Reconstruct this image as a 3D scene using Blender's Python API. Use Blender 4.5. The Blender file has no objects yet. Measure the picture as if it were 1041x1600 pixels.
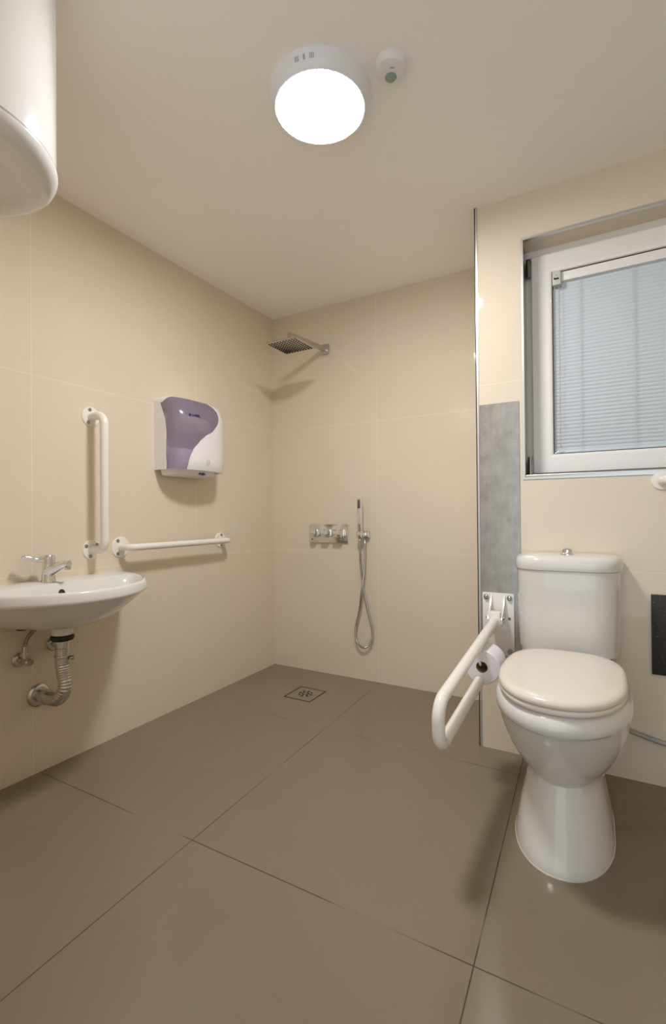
import bpy, bmesh, math, random
from mathutils import Vector, Matrix
random.seed(7)
PI = math.pi
S = bpy.context.scene
COL = S.collection

# ------------------------------------------------------------------ measured room
XL, YB, YW, H, XJ = -2.0407, 2.7596, 2.2238, 2.4384, -0.4997   # left wall, back wall, window wall, ceiling, jamb
XR, YREAR, YSTUB, XREC = 1.0, -1.15, 0.26, -0.82
WX0, WX1, WZ0, WZ1 = -0.302, 0.86, 1.200, 2.240                # window opening

# ------------------------------------------------------------------ camera
yaw, pitch, roll, fpx = 0.514233318, 0.00605023, -0.00854582, 751.1549
cy_, sy_ = math.cos(yaw), math.sin(yaw)
fw = Vector((-sy_, cy_, 0)); rt = Vector((cy_, sy_, 0)); up = Vector((0, 0, 1))
fw2 = fw*math.cos(pitch) + up*math.sin(pitch)
up2 = up*math.cos(pitch) - fw*math.sin(pitch)
rt3 = rt*math.cos(roll) + up2*math.sin(roll)
up3 = up2*math.cos(roll) - rt*math.sin(roll)
cam = bpy.data.cameras.new('camera'); camo = bpy.data.objects.new('camera', cam); COL.objects.link(camo)
cam.sensor_fit = 'VERTICAL'; cam.sensor_height = 24.0; cam.lens = fpx/1600*24.0
cam.clip_start = 0.01
M = Matrix((rt3, up3, -fw2)).transposed().to_4x4(); M.translation = (0, 0, 1.05)
camo.matrix_world = M
S.camera = camo

# ------------------------------------------------------------------ world, exposure
LAMP_STRENGTH = 17.6
w = bpy.data.worlds.new('world'); S.world = w; w.use_nodes = True
bg = w.node_tree.nodes['Background']; bg.inputs[0].default_value = (0.82, 0.91, 1.0, 1); bg.inputs[1].default_value = 0.23
S.view_settings.view_transform = 'Standard'; S.view_settings.look = 'None'
S.view_settings.gamma = 1; S.view_settings.use_curve_mapping = False
S.view_settings.exposure = 2.88
S.cycles.use_denoising = True
S.cycles.max_bounces = 12; S.cycles.diffuse_bounces = 8; S.cycles.glossy_bounces = 6
S.cycles.transparent_max_bounces = 12
S.cycles.sample_clamp_indirect = 6.0
S.cycles.caustics_reflective = False; S.cycles.caustics_refractive = False

# ------------------------------------------------------------------ materials
def mat(name, color, rough=0.5, metal=0.0, coat=0.0, spec=0.5, trans=0.0, emis=None, estr=0.0, ior=1.45):
    m = bpy.data.materials.new(name); m.use_nodes = True
    b = m.node_tree.nodes['Principled BSDF']
    b.inputs['Base Color'].default_value = (*color, 1)
    b.inputs['Roughness'].default_value = rough
    b.inputs['Metallic'].default_value = metal
    b.inputs['Coat Weight'].default_value = coat
    b.inputs['Specular IOR Level'].default_value = spec
    b.inputs['Transmission Weight'].default_value = trans
    b.inputs['IOR'].default_value = ior
    if emis:
        b.inputs['Emission Color'].default_value = (*emis, 1); b.inputs['Emission Strength'].default_value = estr
    return m
def N(m): return m.node_tree.nodes
def Lk(m, a, b): m.node_tree.links.new(a, b)
def mathn(m, op, a, b=None):
    n = N(m).new('ShaderNodeMath'); n.operation = op
    for i, v in enumerate((a, b)):
        if v is None: continue
        if isinstance(v, (int, float)): n.inputs[i].default_value = v
        else: Lk(m, v, n.inputs[i])
    return n.outputs[0]
def mixc(m, fac, a, b):
    n = N(m).new('ShaderNodeMix'); n.data_type = 'RGBA'
    if isinstance(fac, (int, float)): n.inputs[0].default_value = fac
    else: Lk(m, fac, n.inputs[0])
    for i, v in ((6, a), (7, b)):
        if isinstance(v, tuple): n.inputs[i].default_value = (*v, 1) if len(v) == 3 else v
        else: Lk(m, v, n.inputs[i])
    return n.outputs[2]
def noise(m, scale, detail=3, vec=None, rough=0.5):
    n = N(m).new('ShaderNodeTexNoise'); n.inputs['Scale'].default_value = scale
    n.inputs['Detail'].default_value = detail; n.inputs['Roughness'].default_value = rough
    if vec is None:
        g = N(m).new('ShaderNodeNewGeometry'); vec = g.outputs['Position']
    Lk(m, vec, n.inputs['Vector'])
    return n.outputs['Fac']
def ramp(m, fac, lo, hi):
    n = N(m).new('ShaderNodeMapRange'); Lk(m, fac, n.inputs[0])
    n.inputs[1].default_value = lo; n.inputs[2].default_value = hi
    return n.outputs[0]
def bump(m, height, strength, dist=0.002):
    n = N(m).new('ShaderNodeBump'); n.inputs['Strength'].default_value = strength; n.inputs['Distance'].default_value = dist
    Lk(m, height, n.inputs['Height']); Lk(m, n.outputs[0], N(m)['Principled BSDF'].inputs['Normal'])

def tile_mat(name, axis, a0, pa, b0, pb, base, alt, grout, gw, rough, baxis='Z', skew=0.0, spec=0.5, grout_alt=None):
    m = mat(name, base, rough, spec=spec)
    g = N(m).new('ShaderNodeNewGeometry'); sp = N(m).new('ShaderNodeSeparateXYZ'); Lk(m, g.outputs['Position'], sp.inputs[0])
    a = sp.outputs[axis]; b = sp.outputs[baxis]
    if skew: a = mathn(m, 'ADD', a, mathn(m, 'MULTIPLY', mathn(m, 'SUBTRACT', b, 2.04), skew))
    da = mathn(m, 'PINGPONG', mathn(m, 'ADD', mathn(m, 'SUBTRACT', a, a0), 10*pa), pa/2)
    db = mathn(m, 'PINGPONG', mathn(m, 'ADD', mathn(m, 'SUBTRACT', b, b0), 10*pb), pb/2)
    joint = mathn(m, 'LESS_THAN', mathn(m, 'MINIMUM', da, db), gw/2)
    col = mixc(m, ramp(m, noise(m, 2.2, 4), 0.35, 0.7), base, alt)
    col = mixc(m, mathn(m, 'MULTIPLY', ramp(m, noise(m, 420, 2), 0.35, 0.65), 0.25), col, tuple(c*0.9 for c in base))
    gcol = grout
    if grout_alt: gcol = mixc(m, ramp(m, noise(m, 3.1, 2), 0.5, 0.62), grout, grout_alt)
    col = mixc(m, joint, col, gcol)
    bs = N(m)['Principled BSDF']; Lk(m, col, bs.inputs['Base Color'])
    r = mathn(m, 'ADD', mathn(m, 'MULTIPLY', joint, 0.5), mathn(m, 'ADD', mathn(m, 'MULTIPLY', noise(m, 5, 3), rough*0.5), rough*0.75))
    Lk(m, r, bs.inputs['Roughness'])
    return m

TB, TA, TG = (0.725, 0.640, 0.510), (0.735, 0.650, 0.520), (0.775, 0.705, 0.590)
m_left = tile_mat('cream_tile_left', 'Y', 1.107, 0.91, 0.815, 0.822, TB, TA, TG, 0.0024, 0.09)
m_back = tile_mat('cream_tile_back', 'X', -1.238, 0.80, 0.815, 0.822, TB, TA, TG, 0.0024, 0.045)
m_win = tile_mat('cream_tile_window_wall', 'X', 0.42, 0.93, 0.815, 0.815, TB, TA, TG, 0.0024, 0.045)
m_floor = tile_mat('taupe_floor_tile', 'X', -1.209, 0.90, 1.133, 0.915, (0.222, 0.184, 0.133), (0.238, 0.197, 0.143),
                   (0.075, 0.055, 0.038), 0.0034, 0.15, baxis='Y', skew=0.037, spec=0.38, grout_alt=(0.20, 0.165, 0.125))
m_ceil = mat('ceiling_paint', (0.95, 0.925, 0.895), 0.9, spec=0.2)
bump(m_ceil, noise(m_ceil, 160, 3), 0.08)
m_chrome = mat('chrome', (0.80, 0.81, 0.82), 0.07, 1.0)
m_chrome_dull = mat('worn_chrome', (0.58, 0.56, 0.53), 0.22, 1.0)
m_trim = mat('polished_steel_trim', (0.62, 0.61, 0.59), 0.36, 0.95)
m_ceramic = mat('white_ceramic', (0.70, 0.69, 0.67), 0.06, coat=0.3)
m_seat = mat('cream_seat_plastic', (0.76, 0.70, 0.625), 0.18)
m_white = mat('white_powder_coat', (0.82, 0.79, 0.73), 0.22)
m_enamel = mat('white_enamel', (0.74, 0.735, 0.725), 0.12, coat=0.3)
m_pvc = mat('white_pvc', (0.88, 0.86, 0.84), 0.25)
m_plastic = mat('white_plastic', (0.80, 0.78, 0.78), 0.28)
m_grey_plastic = mat('pale_grey_plastic', (0.62, 0.62, 0.58), 0.4)
m_blackrub = mat('black_rubber', (0.012, 0.012, 0.012), 0.5)
m_dark = mat('dark_void', (0.02, 0.018, 0.015), 0.7)
m_bolt = mat('bolt_steel', (0.36, 0.38, 0.37), 0.3, 1.0)
m_slat = mat('pale_blind_slat', (0.64, 0.71, 0.76), 0.28)
m_cord = mat('blind_cord', (0.62, 0.62, 0.60), 0.7)
m_bead = mat('bead_chain', (0.62, 0.52, 0.46), 0.4)
m_navy = mat('navy_print', (0.03, 0.03, 0.13), 0.5)
m_vent = mat('grey_slot', (0.42, 0.42, 0.42), 0.6)
m_greyprint = mat('grey_print', (0.30, 0.29, 0.28), 0.6)
m_paper = mat('tissue_paper', (0.80, 0.78, 0.82), 0.95, spec=0.1)
bump(m_paper, noise(m_paper, 260, 2), 0.25)
m_cardboard = mat('cardboard', (0.30, 0.24, 0.14), 0.9)
m_lens = mat('sensor_lens', (0.26, 0.34, 0.30), 0.3)
m_sealant = mat('yellowed_sealant', (0.60, 0.54, 0.45), 0.5)
m_housing = mat('lamp_housing', (0.80, 0.80, 0.82), 0.35)
m_lamp = mat('lamp_diffuser', (0.9, 0.9, 0.9), 0.4, emis=(1.0, 0.99, 0.995), estr=LAMP_STRENGTH)
m_door = mat('door_paint', (0.72, 0.70, 0.66), 0.4)
m_hose = mat('shower_hose_metal', (0.55, 0.54, 0.52), 0.25, 1.0)
m_braid = mat('braided_hose', (0.30, 0.26, 0.24), 0.45, 0.7)
m_pipe = mat('grey_pipe', (0.34, 0.32, 0.30), 0.35)
m_glass = mat('window_glass', (0.9, 0.95, 0.95), 0.02, trans=1.0)
m_screw_dark = mat('dark_screw', (0.22, 0.22, 0.21), 0.35, 1.0)

m_steel = mat('stained_steel_sheet', (0.4, 0.4, 0.4), 0.3, 0.9)
def _steel():
    m = m_steel
    mp = N(m).new('ShaderNodeMapping'); g = N(m).new('ShaderNodeNewGeometry'); Lk(m, g.outputs['Position'], mp.inputs[0])
    mp.inputs['Scale'].default_value = (25, 25, 4)
    st = noise(m, 3.0, 4, mp.outputs[0]); cl = noise(m, 14, 6, rough=0.65)
    f = mathn(m, 'ADD', mathn(m, 'MULTIPLY', st, 0.25), mathn(m, 'MULTIPLY', cl, 0.75))
    c = mixc(m, ramp(m, f, 0.34, 0.66), (0.33, 0.308, 0.275), (0.47, 0.445, 0.41))
    Lk(m, c, N(m)['Principled BSDF'].inputs['Base Color'])
    Lk(m, mathn(m, 'ADD', mathn(m, 'MULTIPLY', cl, 0.22), 0.20), N(m)['Principled BSDF'].inputs['Roughness'])
_steel()
m_dplate = mat('dark_speckled_plate', (0.03, 0.03, 0.028), 0.6)
def _dplate():
    m = m_dplate
    c = mixc(m, ramp(m, noise(m, 90, 2), 0.62, 0.72), (0.028, 0.024, 0.018), (0.10, 0.09, 0.075))
    Lk(m, c, N(m)['Principled BSDF'].inputs['Base Color'])
_dplate()
m_cover = bpy.data.materials.new('tinted_lilac_cover'); m_cover.use_nodes = True
def _cover():
    m = m_cover; b = N(m)['Principled BSDF']
    b.inputs['Base Color'].default_value = (0.40, 0.345, 0.455, 1); b.inputs['Roughness'].default_value = 0.16
    t = N(m).new('ShaderNodeBsdfTransparent'); t.inputs[0].default_value = (0.80, 0.73, 0.86, 1)
    x = N(m).new('ShaderNodeMixShader'); x.inputs[0].default_value = 0.55
    Lk(m, b.outputs[0], x.inputs[1]); Lk(m, t.outputs[0], x.inputs[2]); Lk(m, x.outputs[0], N(m)['Material Output'].inputs[0])
_cover()

# ------------------------------------------------------------------ helpers
WORLD = {}
def finish(bm, sharp=35.0):
    bmesh.ops.remove_doubles(bm, verts=bm.verts, dist=1e-6)
    bmesh.ops.recalc_face_normals(bm, faces=bm.faces)
    for f in bm.faces: f.smooth = True
    for e in bm.edges:
        if len(e.link_faces) == 2:
            if e.calc_face_angle(0.0) > math.radians(sharp): e.smooth = False
def obj(name, bm, material, parent=None, loc=None, sharp=35.0):
    """links bm (world coordinates) as ONE mesh object; its origin is loc (or the parent's)"""
    finish(bm, sharp)
    if parent is not None: o0 = WORLD[parent.name]
    else: o0 = Vector(loc) if loc is not None else Vector((0, 0, 0))
    for v in bm.verts: v.co -= o0
    me = bpy.data.meshes.new(name); bm.to_mesh(me); bm.free()
    for m in (material if isinstance(material, (list, tuple)) else [material]): me.materials.append(m)
    o = bpy.data.objects.new(name, me); COL.objects.link(o)
    if parent is not None: o.parent = parent
    else: o.location = o0
    WORLD[o.name] = o0
    return o
def tag(o, label, cat, group=None):
    o['label'] = label; o['category'] = cat
    if group: o['group'] = group
    return o
def thing(name, label, cat, loc, group=None):
    o = bpy.data.objects.new(name, None); o.empty_display_size = 0.05; COL.objects.link(o)
    o.location = loc; WORLD[o.name] = Vector(loc)
    return tag(o, label, cat, group)
def struct(o, label=None):
    o['kind'] = 'structure'
    if label: o['label'] = label
    return o
def B(): return bmesh.new()
def box(bm, x0, x1, y0, y1, z0, z1, bev=0.0, seg=2):
    vs = [bm.verts.new((x, y, z)) for x in (x0, x1) for y in (y0, y1) for z in (z0, z1)]
    fs = [bm.faces.new([vs[i] for i in q]) for q in ((0,1,3,2), (4,6,7,5), (0,4,5,1), (2,3,7,6), (0,2,6,4), (1,5,7,3))]
    if bev:
        bmesh.ops.recalc_face_normals(bm, faces=fs)
        es = list({e for f in fs for e in f.edges})
        bmesh.ops.bevel(bm, geom=es, offset=bev, segments=seg, profile=0.5, affect='EDGES')
    return bm
def loft(bm, rings, cap0=True, cap1=True, closed=True):
    R = [[bm.verts.new(p) for p in r] for r in rings]
    n = len(R[0])
    for a, b in zip(R[:-1], R[1:]):
        for i in range(n if closed else n-1):
            j = (i+1) % n
            bm.faces.new((a[i], a[j], b[j], b[i]))
    if cap0: bm.faces.new(R[0])
    if cap1: bm.faces.new(R[-1])
    return R
def spline(pts, sub=8, closed=False):
    P = [Vector(p) for p in pts]; out = []
    n = len(P)
    rng = range(n) if closed else range(n-1)
    for i in rng:
        if closed: a, b, c, d = P[i-1], P[i], P[(i+1) % n], P[(i+2) % n]
        else: a, b, c, d = P[max(i-1, 0)], P[i], P[i+1], P[min(i+2, n-1)]
        for k in range(sub):
            t = k/sub
            out.append(0.5*((2*b) + (c-a)*t + (2*a-5*b+4*c-d)*t*t + (3*b-a-3*c+d)*t**3))
    if not closed: out.append(P[-1])
    return out
def fillet(pts, r, seg=8):
    """polyline with rounded corners"""
    P = [Vector(p) for p in pts]; out = [P[0]]
    for i in range(1, len(P)-1):
        a, b, c = P[i-1], P[i], P[i+1]
        u = (a-b).normalized(); v = (c-b).normalized(); ang = u.angle(v)
        d = min(r/math.tan(ang/2), (a-b).length*0.49, (c-b).length*0.49); rr = d*math.tan(ang/2)
        ctr = b + (u+v).normalized()*(rr/math.sin(ang/2))
        s = b+u*d-ctr; e = b+v*d-ctr; tot = s.angle(e); ax = s.cross(e).normalized()
        for k in range(seg+1): out.append(ctr + Matrix.Rotation(tot*k/seg, 3, ax) @ s)
    out.append(P[-1]); return out
def tube(bm, pts, r, n=16, caps=True, closed=False):
    P = [Vector(p) for p in pts]; m = len(P)
    rad = r if callable(r) else (lambda i: r)
    rings = []; nrm = None
    for i in range(m):
        if closed: t = (P[(i+1) % m]-P[i-1])
        else: t = (P[min(i+1, m-1)]-P[max(i-1, 0)])
        t.normalize()
        if nrm is None:
            a = Vector((0, 0, 1)) if abs(t.z) < 0.9 else Vector((1, 0, 0)); nrm = t.cross(a).normalized()
        nrm = (nrm - t*nrm.dot(t)).normalized(); bi = t.cross(nrm)
        rings.append([P[i] + (nrm*math.cos(2*PI*k/n) + bi*math.sin(2*PI*k/n))*rad(i) for k in range(n)])
    if closed: rings.append(rings[0]); caps = False
    loft(bm, rings, caps, caps)
    return bm
def lathe(bm, ctr, axis, prof, n=48):
    """prof: (radius, height along axis) pairs; ends close if radius 0"""
    c = Vector(ctr); ax = Vector(axis).normalized()
    a = Vector((0, 0, 1)) if abs(ax.z) < 0.9 else Vector((1, 0, 0))
    u = ax.cross(a).normalized(); v = ax.cross(u)
    prof2 = [(max(r, 1e-5), h) for r, h in prof]
    rings = [[c + ax*h + (u*math.cos(2*PI*k/n) + v*math.sin(2*PI*k/n))*r for k in range(n)] for r, h in prof2]
    loft(bm, rings, True, True)
    bmesh.ops.remove_doubles(bm, verts=bm.verts, dist=3e-5)
    return bm
def disc_cyl(bm, ctr, axis, r, h, bev=0.0, n=32):
    if bev: pr = [(0, 0), (r, 0), (r, h-bev), (r-bev*0.3, h-bev*0.3), (r-bev, h), (0, h)]
    else: pr = [(0, 0), (r, 0), (r, h), (0, h)]
    return lathe(bm, ctr, axis, pr, n)
def frame_rect(bm, x0, x1, z0, z1, prof):
    """mitred rectangular frame in the XZ plane; prof = closed list of (inset, y)"""
    rings = []
    for cx, cz, sx, sz in ((x0, z0, 1, 1), (x1, z0, -1, 1), (x1, z1, -1, -1), (x0, z1, 1, -1)):
        rings.append([(cx+sx*i, y, cz+sz*i) for i, y in prof])
    rings.append(rings[0])
    loft(bm, rings, False, False)
    return bm
def text_mesh(bm, body, size, origin, right, upv, extrude=0.0006, bold=0.0):
    cu = bpy.data.curves.new('t', 'FONT'); cu.body = body; cu.size = size; cu.extrude = extrude; cu.align_x = 'CENTER'; cu.align_y = 'CENTER'
    cu.offset = bold
    o = bpy.data.objects.new('t', cu); COL.objects.link(o)
    dg = bpy.context.evaluated_depsgraph_get()
    me = bpy.data.meshes.new_from_object(o.evaluated_get(dg))
    R = Vector(right).normalized(); U = Vector(upv).normalized(); NN = R.cross(U)
    T = Matrix((R, U, NN)).transposed().to_4x4(); T.translation = Vector(origin)
    me.transform(T); bm.from_mesh(me)
    bpy.data.objects.remove(o); bpy.data.curves.remove(cu); bpy.data.meshes.remove(me)
    return bm
def LW(off, y, z): return Vector((XL+off, y, z))

# ================================================================== ROOM
bm = B(); box(bm, XL-0.1, XR+0.1, YREAR-0.1, YB+0.1, -0.12, 0.0)
struct(obj('floor', bm, m_floor))
bm = B(); box(bm, XL-0.1, XR+0.1, YREAR-0.1, YB+0.1, H, H+0.12)
struct(obj('ceiling', bm, m_ceil))
bm = B(); box(bm, XL-0.12, XL, YSTUB-0.15, YB+0.12, 0, H)
struct(obj('wall_left', bm, m_left))
bm = B(); box(bm, XL, XJ, YB, YB+0.12, 0, H)
struct(obj('wall_back', bm, m_back))
bm = B()
TW = 0.22
box(bm, XJ, WX0, YW, YW+TW, 0, H); box(bm, WX1, XR, YW, YW+TW, 0, H)
box(bm, WX0, WX1, YW, YW+TW, 0, WZ0); box(bm, WX0, WX1, YW, YW+TW, WZ1, H)
box(bm, XJ, XJ+0.12, YW+TW, YB+0.12, 0, H)
struct(obj('wall_window', bm, m_win))
bm = B(); box(bm, XR, XR+0.12, YREAR, YW, 0, H)
struct(obj('wall_right', bm, m_left))
bm = B(); box(bm, XL, XREC, YSTUB-0.15, YSTUB, 0, H)
struct(obj('wall_front', bm, m_back))
bm = B(); box(bm, XREC-0.15, XREC, YREAR, YSTUB-0.15, 0, H)
struct(obj('wall_recess', bm, m_left))
# rear wall left out behind the camera so world light fills the room

# steel trims: corner of the window wall, and round the window opening
bm = B(); box(bm, XJ-0.004, XJ+0.009, YW-0.003, YW+0.0, 0, H); box(bm, XJ-0.004, XJ, YW-0.003, YW+0.012, 0, H)
struct(obj('trim_1', bm, m_trim))
bm = B(); frame_rect(bm, WX0-0.004, WX1+0.004, WZ0-0.004, WZ1+0.004, [(0, YW-0.003), (0.009, YW-0.003), (0.009, YW+0.012), (0.005, YW+0.012), (0.005, YW-0.0005), (0, YW-0.0005)])
struct(obj('trim_2', bm, m_trim))
bm = B(); box(bm, WX0+0.004, WX1-0.004, YW+0.001, YW+0.127, WZ0, WZ0+0.016, 0.002)
struct(obj('trim_3', bm, m_trim))

# window
bm = B()
fr0 = 0.016
frame_rect(bm, WX0, WX1, WZ0+fr0, WZ1, [(0, YW+0.128), (0.036, YW+0.128), (0.040, YW+0.132), (0.040, YW+0.20), (0, YW+0.20)])
win = struct(obj('window_1', bm, m_pvc, loc=(WX0, YW+0.16, WZ0)))
SX0, SX1, SZ0, SZ1 = -0.280, 0.84, 1.224, 2.205
IN = 0.088
bm = B()
frame_rect(bm, SX0, SX1, SZ0, SZ1, [(0, YW+0.112), (0.006, YW+0.106), (IN-0.016, YW+0.106), (IN-0.004, YW+0.112), (IN, YW+0.120), (IN, YW+0.175), (0, YW+0.175)])
sash = obj('sash', bm, m_pvc, win)
bm = B(); box(bm, SX0+IN-0.005, SX1-IN+0.005, YW+0.158, YW+0.164, SZ0+IN-0.005, SZ1-IN+0.005)
obj('pane', bm, m_glass, sash)
bm = B(); frame_rect(bm, SX0+IN-0.002, SX1-IN+0.002, SZ0+IN-0.002, SZ1-IN+0.002, [(0, YW+0.1185), (0.004, YW+0.1185), (0.004, YW+0.125), (0, YW+0.125)])
obj('gasket', bm, m_blackrub, sash)
for zc in (2.155, 1.262):
    bm = B(); tube(bm, [(WX0+0.013, YW+0.104, zc-0.036), (WX0+0.013, YW+0.104, zc+0.036)], 0.0085)
    box(bm, WX0+0.002, WX0+0.024, YW+0.106, YW+0.13, zc-0.034, zc+0.034, 0.002)
    disc_cyl(bm, (WX0+0.013, YW+0.104, zc+0.036), (0, 0, 1), 0.010, 0.005, 0.001); disc_cyl(bm, (WX0+0.013, YW+0.104, zc-0.041), (0, 0, 1), 0.010, 0.005, 0.001)
    obj('hinge', bm, m_screw_dark if zc > 2 else m_bolt, win)

# ================================================================== VENETIAN BLIND
GX0, GX1, GZ0, GZ1 = SX0+IN, SX1-IN, SZ0+IN, SZ1-IN
bl = thing('venetian_blind', 'closed pale grey-blue venetian blind filling the white window sash', 'blind', ((GX0+GX1)/2, YW+0.135, GZ0))
bm = B(); box(bm, GX0+0.036, GX1-0.006, YW+0.116, YW+0.150, GZ1-0.044, GZ1-0.004, 0.002)
obj('headrail', bm, m_pvc, bl)
bm = B(); z = GZ0+0.018; tilt = math.radians(75)
while z < GZ1-0.046:
    ring0, ring1 = [], []
    for k in range(7):
        t = (k/6-0.5)*0.020; bow = 0.0016*(1-(2*k/6-1)**2)
        yy = YW+0.136 - t*math.cos(tilt) - bow*math.sin(tilt); zz = z + t*math.sin(tilt) - bow*math.cos(tilt)*0.0 
        ring0.append((GX0+0.001, yy, zz)); ring1.append((GX1-0.001, yy, zz))
    a = [bm.verts.new(p) for p in ring0]; b = [bm.verts.new(p) for p in ring1]
    for i in range(6): bm.faces.new((a[i], a[i+1], b[i+1], b[i]))
    z += 0.0162
bmesh.ops.solidify(bm, geom=bm.faces[:], thickness=0.0004)
obj('slats', bm, m_slat, bl)
bm = B(); box(bm, GX0+0.008, GX1-0.008, YW+0.128, YW+0.144, GZ0+0.002, GZ0+0.013, 0.002)
obj('bottom_rail', bm, m_slat, bl)
for xc in (-0.083, 0.116, 0.42, 0.66):
    bm = B()
    for dx in (-0.003, 0.003): tube(bm, [(xc+dx, YW+0.1235, GZ0+0.012), (xc+dx, YW+0.1235, GZ1-0.044)], 0.0007, 6)
    obj('ladder_cord', bm, m_cord, bl)
bm = B(); box(bm, GX0+0.002, GX0+0.036, YW+0.098, YW+0.150, GZ1-0.064, GZ1-0.002, 0.004)
cb = obj('cord_lock', bm, m_grey_plastic, bl)
bm = B(); box(bm, GX0+0.010, GX0+0.028, YW+0.0965, YW+0.099, GZ1-0.041, GZ1-0.034); box(bm, GX0+0.008, GX0+0.012, YW+0.0965, YW+0.099, GZ1-0.038, GZ1-0.031)
obj('slot', bm, m_dark, cb)
bm = B(); disc_cyl(bm, (GX0+0.019, YW+0.098, GZ1-0.022), (0, -1, 0), 0.0022, 0.001); obj('screw', bm, m_screw_dark, cb)
bm = B(); zt = GZ1-0.062; zb = 1.345
xa, xb = GX0+0.010, GX0+0.028
path = [(xa, YW+0.108, zt), (xa, YW+0.108, zb+0.012)]
path = [Vector(p) for p in path]
loop = [Vector((xa, YW+0.110, zt - (zt-zb)*k/70)) for k in range(71)]
loop += [Vector(((xa+xb)/2 - (xb-xa)/2*math.cos(PI*k/6), YW+0.110, zb - (xb-xa)/2*math.sin(PI*k/6))) for k in range(1, 6)]
loop += [Vector((xb, YW+0.110, zb + (zt-zb)*k/70)) for k in range(71)]
tube(bm, loop, 0.0008, 5)
for i, p in enumerate(loop):
    bmesh.ops.create_icosphere(bm, subdivisions=1, radius=0.0022, matrix=Matrix.Translation(p))
obj('bead_chain', bm, m_bead, bl)

# ================================================================== WATER HEATER
HR = 0.225; hx, hy, hz0, hz1 = -1.292, 0.508, 1.890, 2.405
wh = thing('water_heater', 'large white cylindrical water heater hanging high at the left', 'water heater', (hx, YSTUB, hz0))
bm = B(); lathe(bm, (hx, hy, 0), (0, 0, 1), [(0, hz0), (HR, hz0), (HR, hz1-0.03), (HR-0.012, hz1-0.008), (HR-0.03, hz1), (0, hz1)], 96)
obj('tank', bm, m_enamel, wh)
bm = B(); lathe(bm, (hx, hy, hz0), (0, 0, -1), [(0, 0.001), (HR-0.004, 0.001), (HR+0.003, 0.004), (HR+0.003, 0.010), (HR-0.003, 0.022), (HR-0.016, 0.034), (HR-0.035, 0.041), (HR-0.075, 0.044), (HR-0.085, 0.039), (HR-0.10, 0.038), (HR-0.11, 0.041), (0, 0.042)], 96)
obj('bottom_cap', bm, m_enamel, wh)
bm = B(); lathe(bm, (hx, hy, hz0), (0, 0, -1), [(0, -0.003), (HR+0.0012, -0.003), (HR+0.0012, 0.004), (0, 0.004)], 96)
obj('seam_ring', bm, m_greyprint, wh)
for zc in (2.02, 2.30):
    bm = B(); box(bm, hx-0.13, hx+0.13, YSTUB, YSTUB+0.05, zc-0.015, zc+0.015, 0.002); obj('wall_bracket', bm, m_screw_dark, wh)

# ================================================================== CEILING LAMP + SENSOR
lx, ly = -0.804, 1.359
lamp = thing('ceiling_lamp', 'round white surface-mounted ceiling lamp glowing brightly', 'lamp', (lx, ly, H))
bm = B(); lathe(bm, (lx, ly, H), (0, 0, -1), [(0, 0), (0.166, 0), (0.168, 0.004), (0.1675, 0.012), (0.164, 0.024), (0.157, 0.040), (0.150, 0.050), (0.1475, 0.0525), (0.144, 0.052), (0.143, 0.046), (0, 0.046)], 96)
hs = obj('housing', bm, m_housing, lamp)
bm = B(); lathe(bm, (lx, ly, H), (0, 0, -1), [(0, 0.047), (0.1405, 0.047), (0.1405, 0.0505), (0.137, 0.0535), (0.10, 0.0555), (0, 0.0565)], 96)
obj('diffuser', bm, m_lamp, lamp)
def vent(ang, wdt):
    bm = B()
    p0 = Vector((lx+math.cos(ang)*0.1655, ly+math.sin(ang)*0.1655, H-0.019)); p1 = Vector((lx+math.cos(ang)*0.1612, ly+math.sin(ang)*0.1612, H-0.031))
    tn = Vector((-math.sin(ang), math.cos(ang), 0))*wdt; out = Vector((math.cos(ang), math.sin(ang), -0.35)).normalized()*0.0012
    loft(bm, [[p0-tn-out, p0+tn-out, p0+tn+out, p0-tn+out], [p1-tn-out, p1+tn-out, p1+tn+out, p1-tn+out]])
    obj('vent_slot', bm, m_vent, hs)
a0 = math.radians(-76)
for da in (-0.115, -0.085, -0.055): vent(a0+da-0.06, 0.0014)
vent(a0, 0.003)
for da in (0.055, 0.085, 0.115): vent(a0+da+0.06, 0.0014)
sx, sy = -0.560, 1.378
sen = thing('motion_sensor', 'small white oval motion sensor on the ceiling beside the lamp', 'sensor', (sx, sy, H))
def oval(k, h, cx=sx, cyy=sy, a=0.047, b=0.049, n=48, rot=yaw):
    out = []
    for i in range(n):
        t = 2*PI*i/n; c, s_ = math.cos(t), math.sin(t)
        px = a*k*math.copysign(abs(c)**0.8, c); py = b*k*math.copysign(abs(s_)**0.8, s_)
        out.append((cx+px*math.cos(rot)-py*math.sin(rot), cyy+px*math.sin(rot)+py*math.cos(rot), H-h))
    return out
bm = B(); loft(bm, [oval(1, 0), oval(1.0, 0.006), oval(0.975, 0.008), oval(0.965, 0.016), oval(0.90, 0.022), oval(0.75, 0.025), oval(0.4, 0.026)])
obj('casing', bm, m_plastic, sen)
lc = Vector((sx+0.010*math.sin(-yaw)*-1, sy+0.014, H-0.036))
lc = Vector((-0.566, 1.392, H-0.0255))
bm = B(); lathe(bm, lc, (0, 0, -1), [(0, 0), (0.0185, 0), (0.0175, 0.002), (0.0165, 0.0025), (0.0145, 0.006), (0.008, 0.0095), (0, 0.0105)], 24)
obj('lens', bm, m_lens, sen)
bm = B()
Rr = Vector((cy_, sy_, 0)); Ff = Vector((sy_, -cy_, 0))
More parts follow.
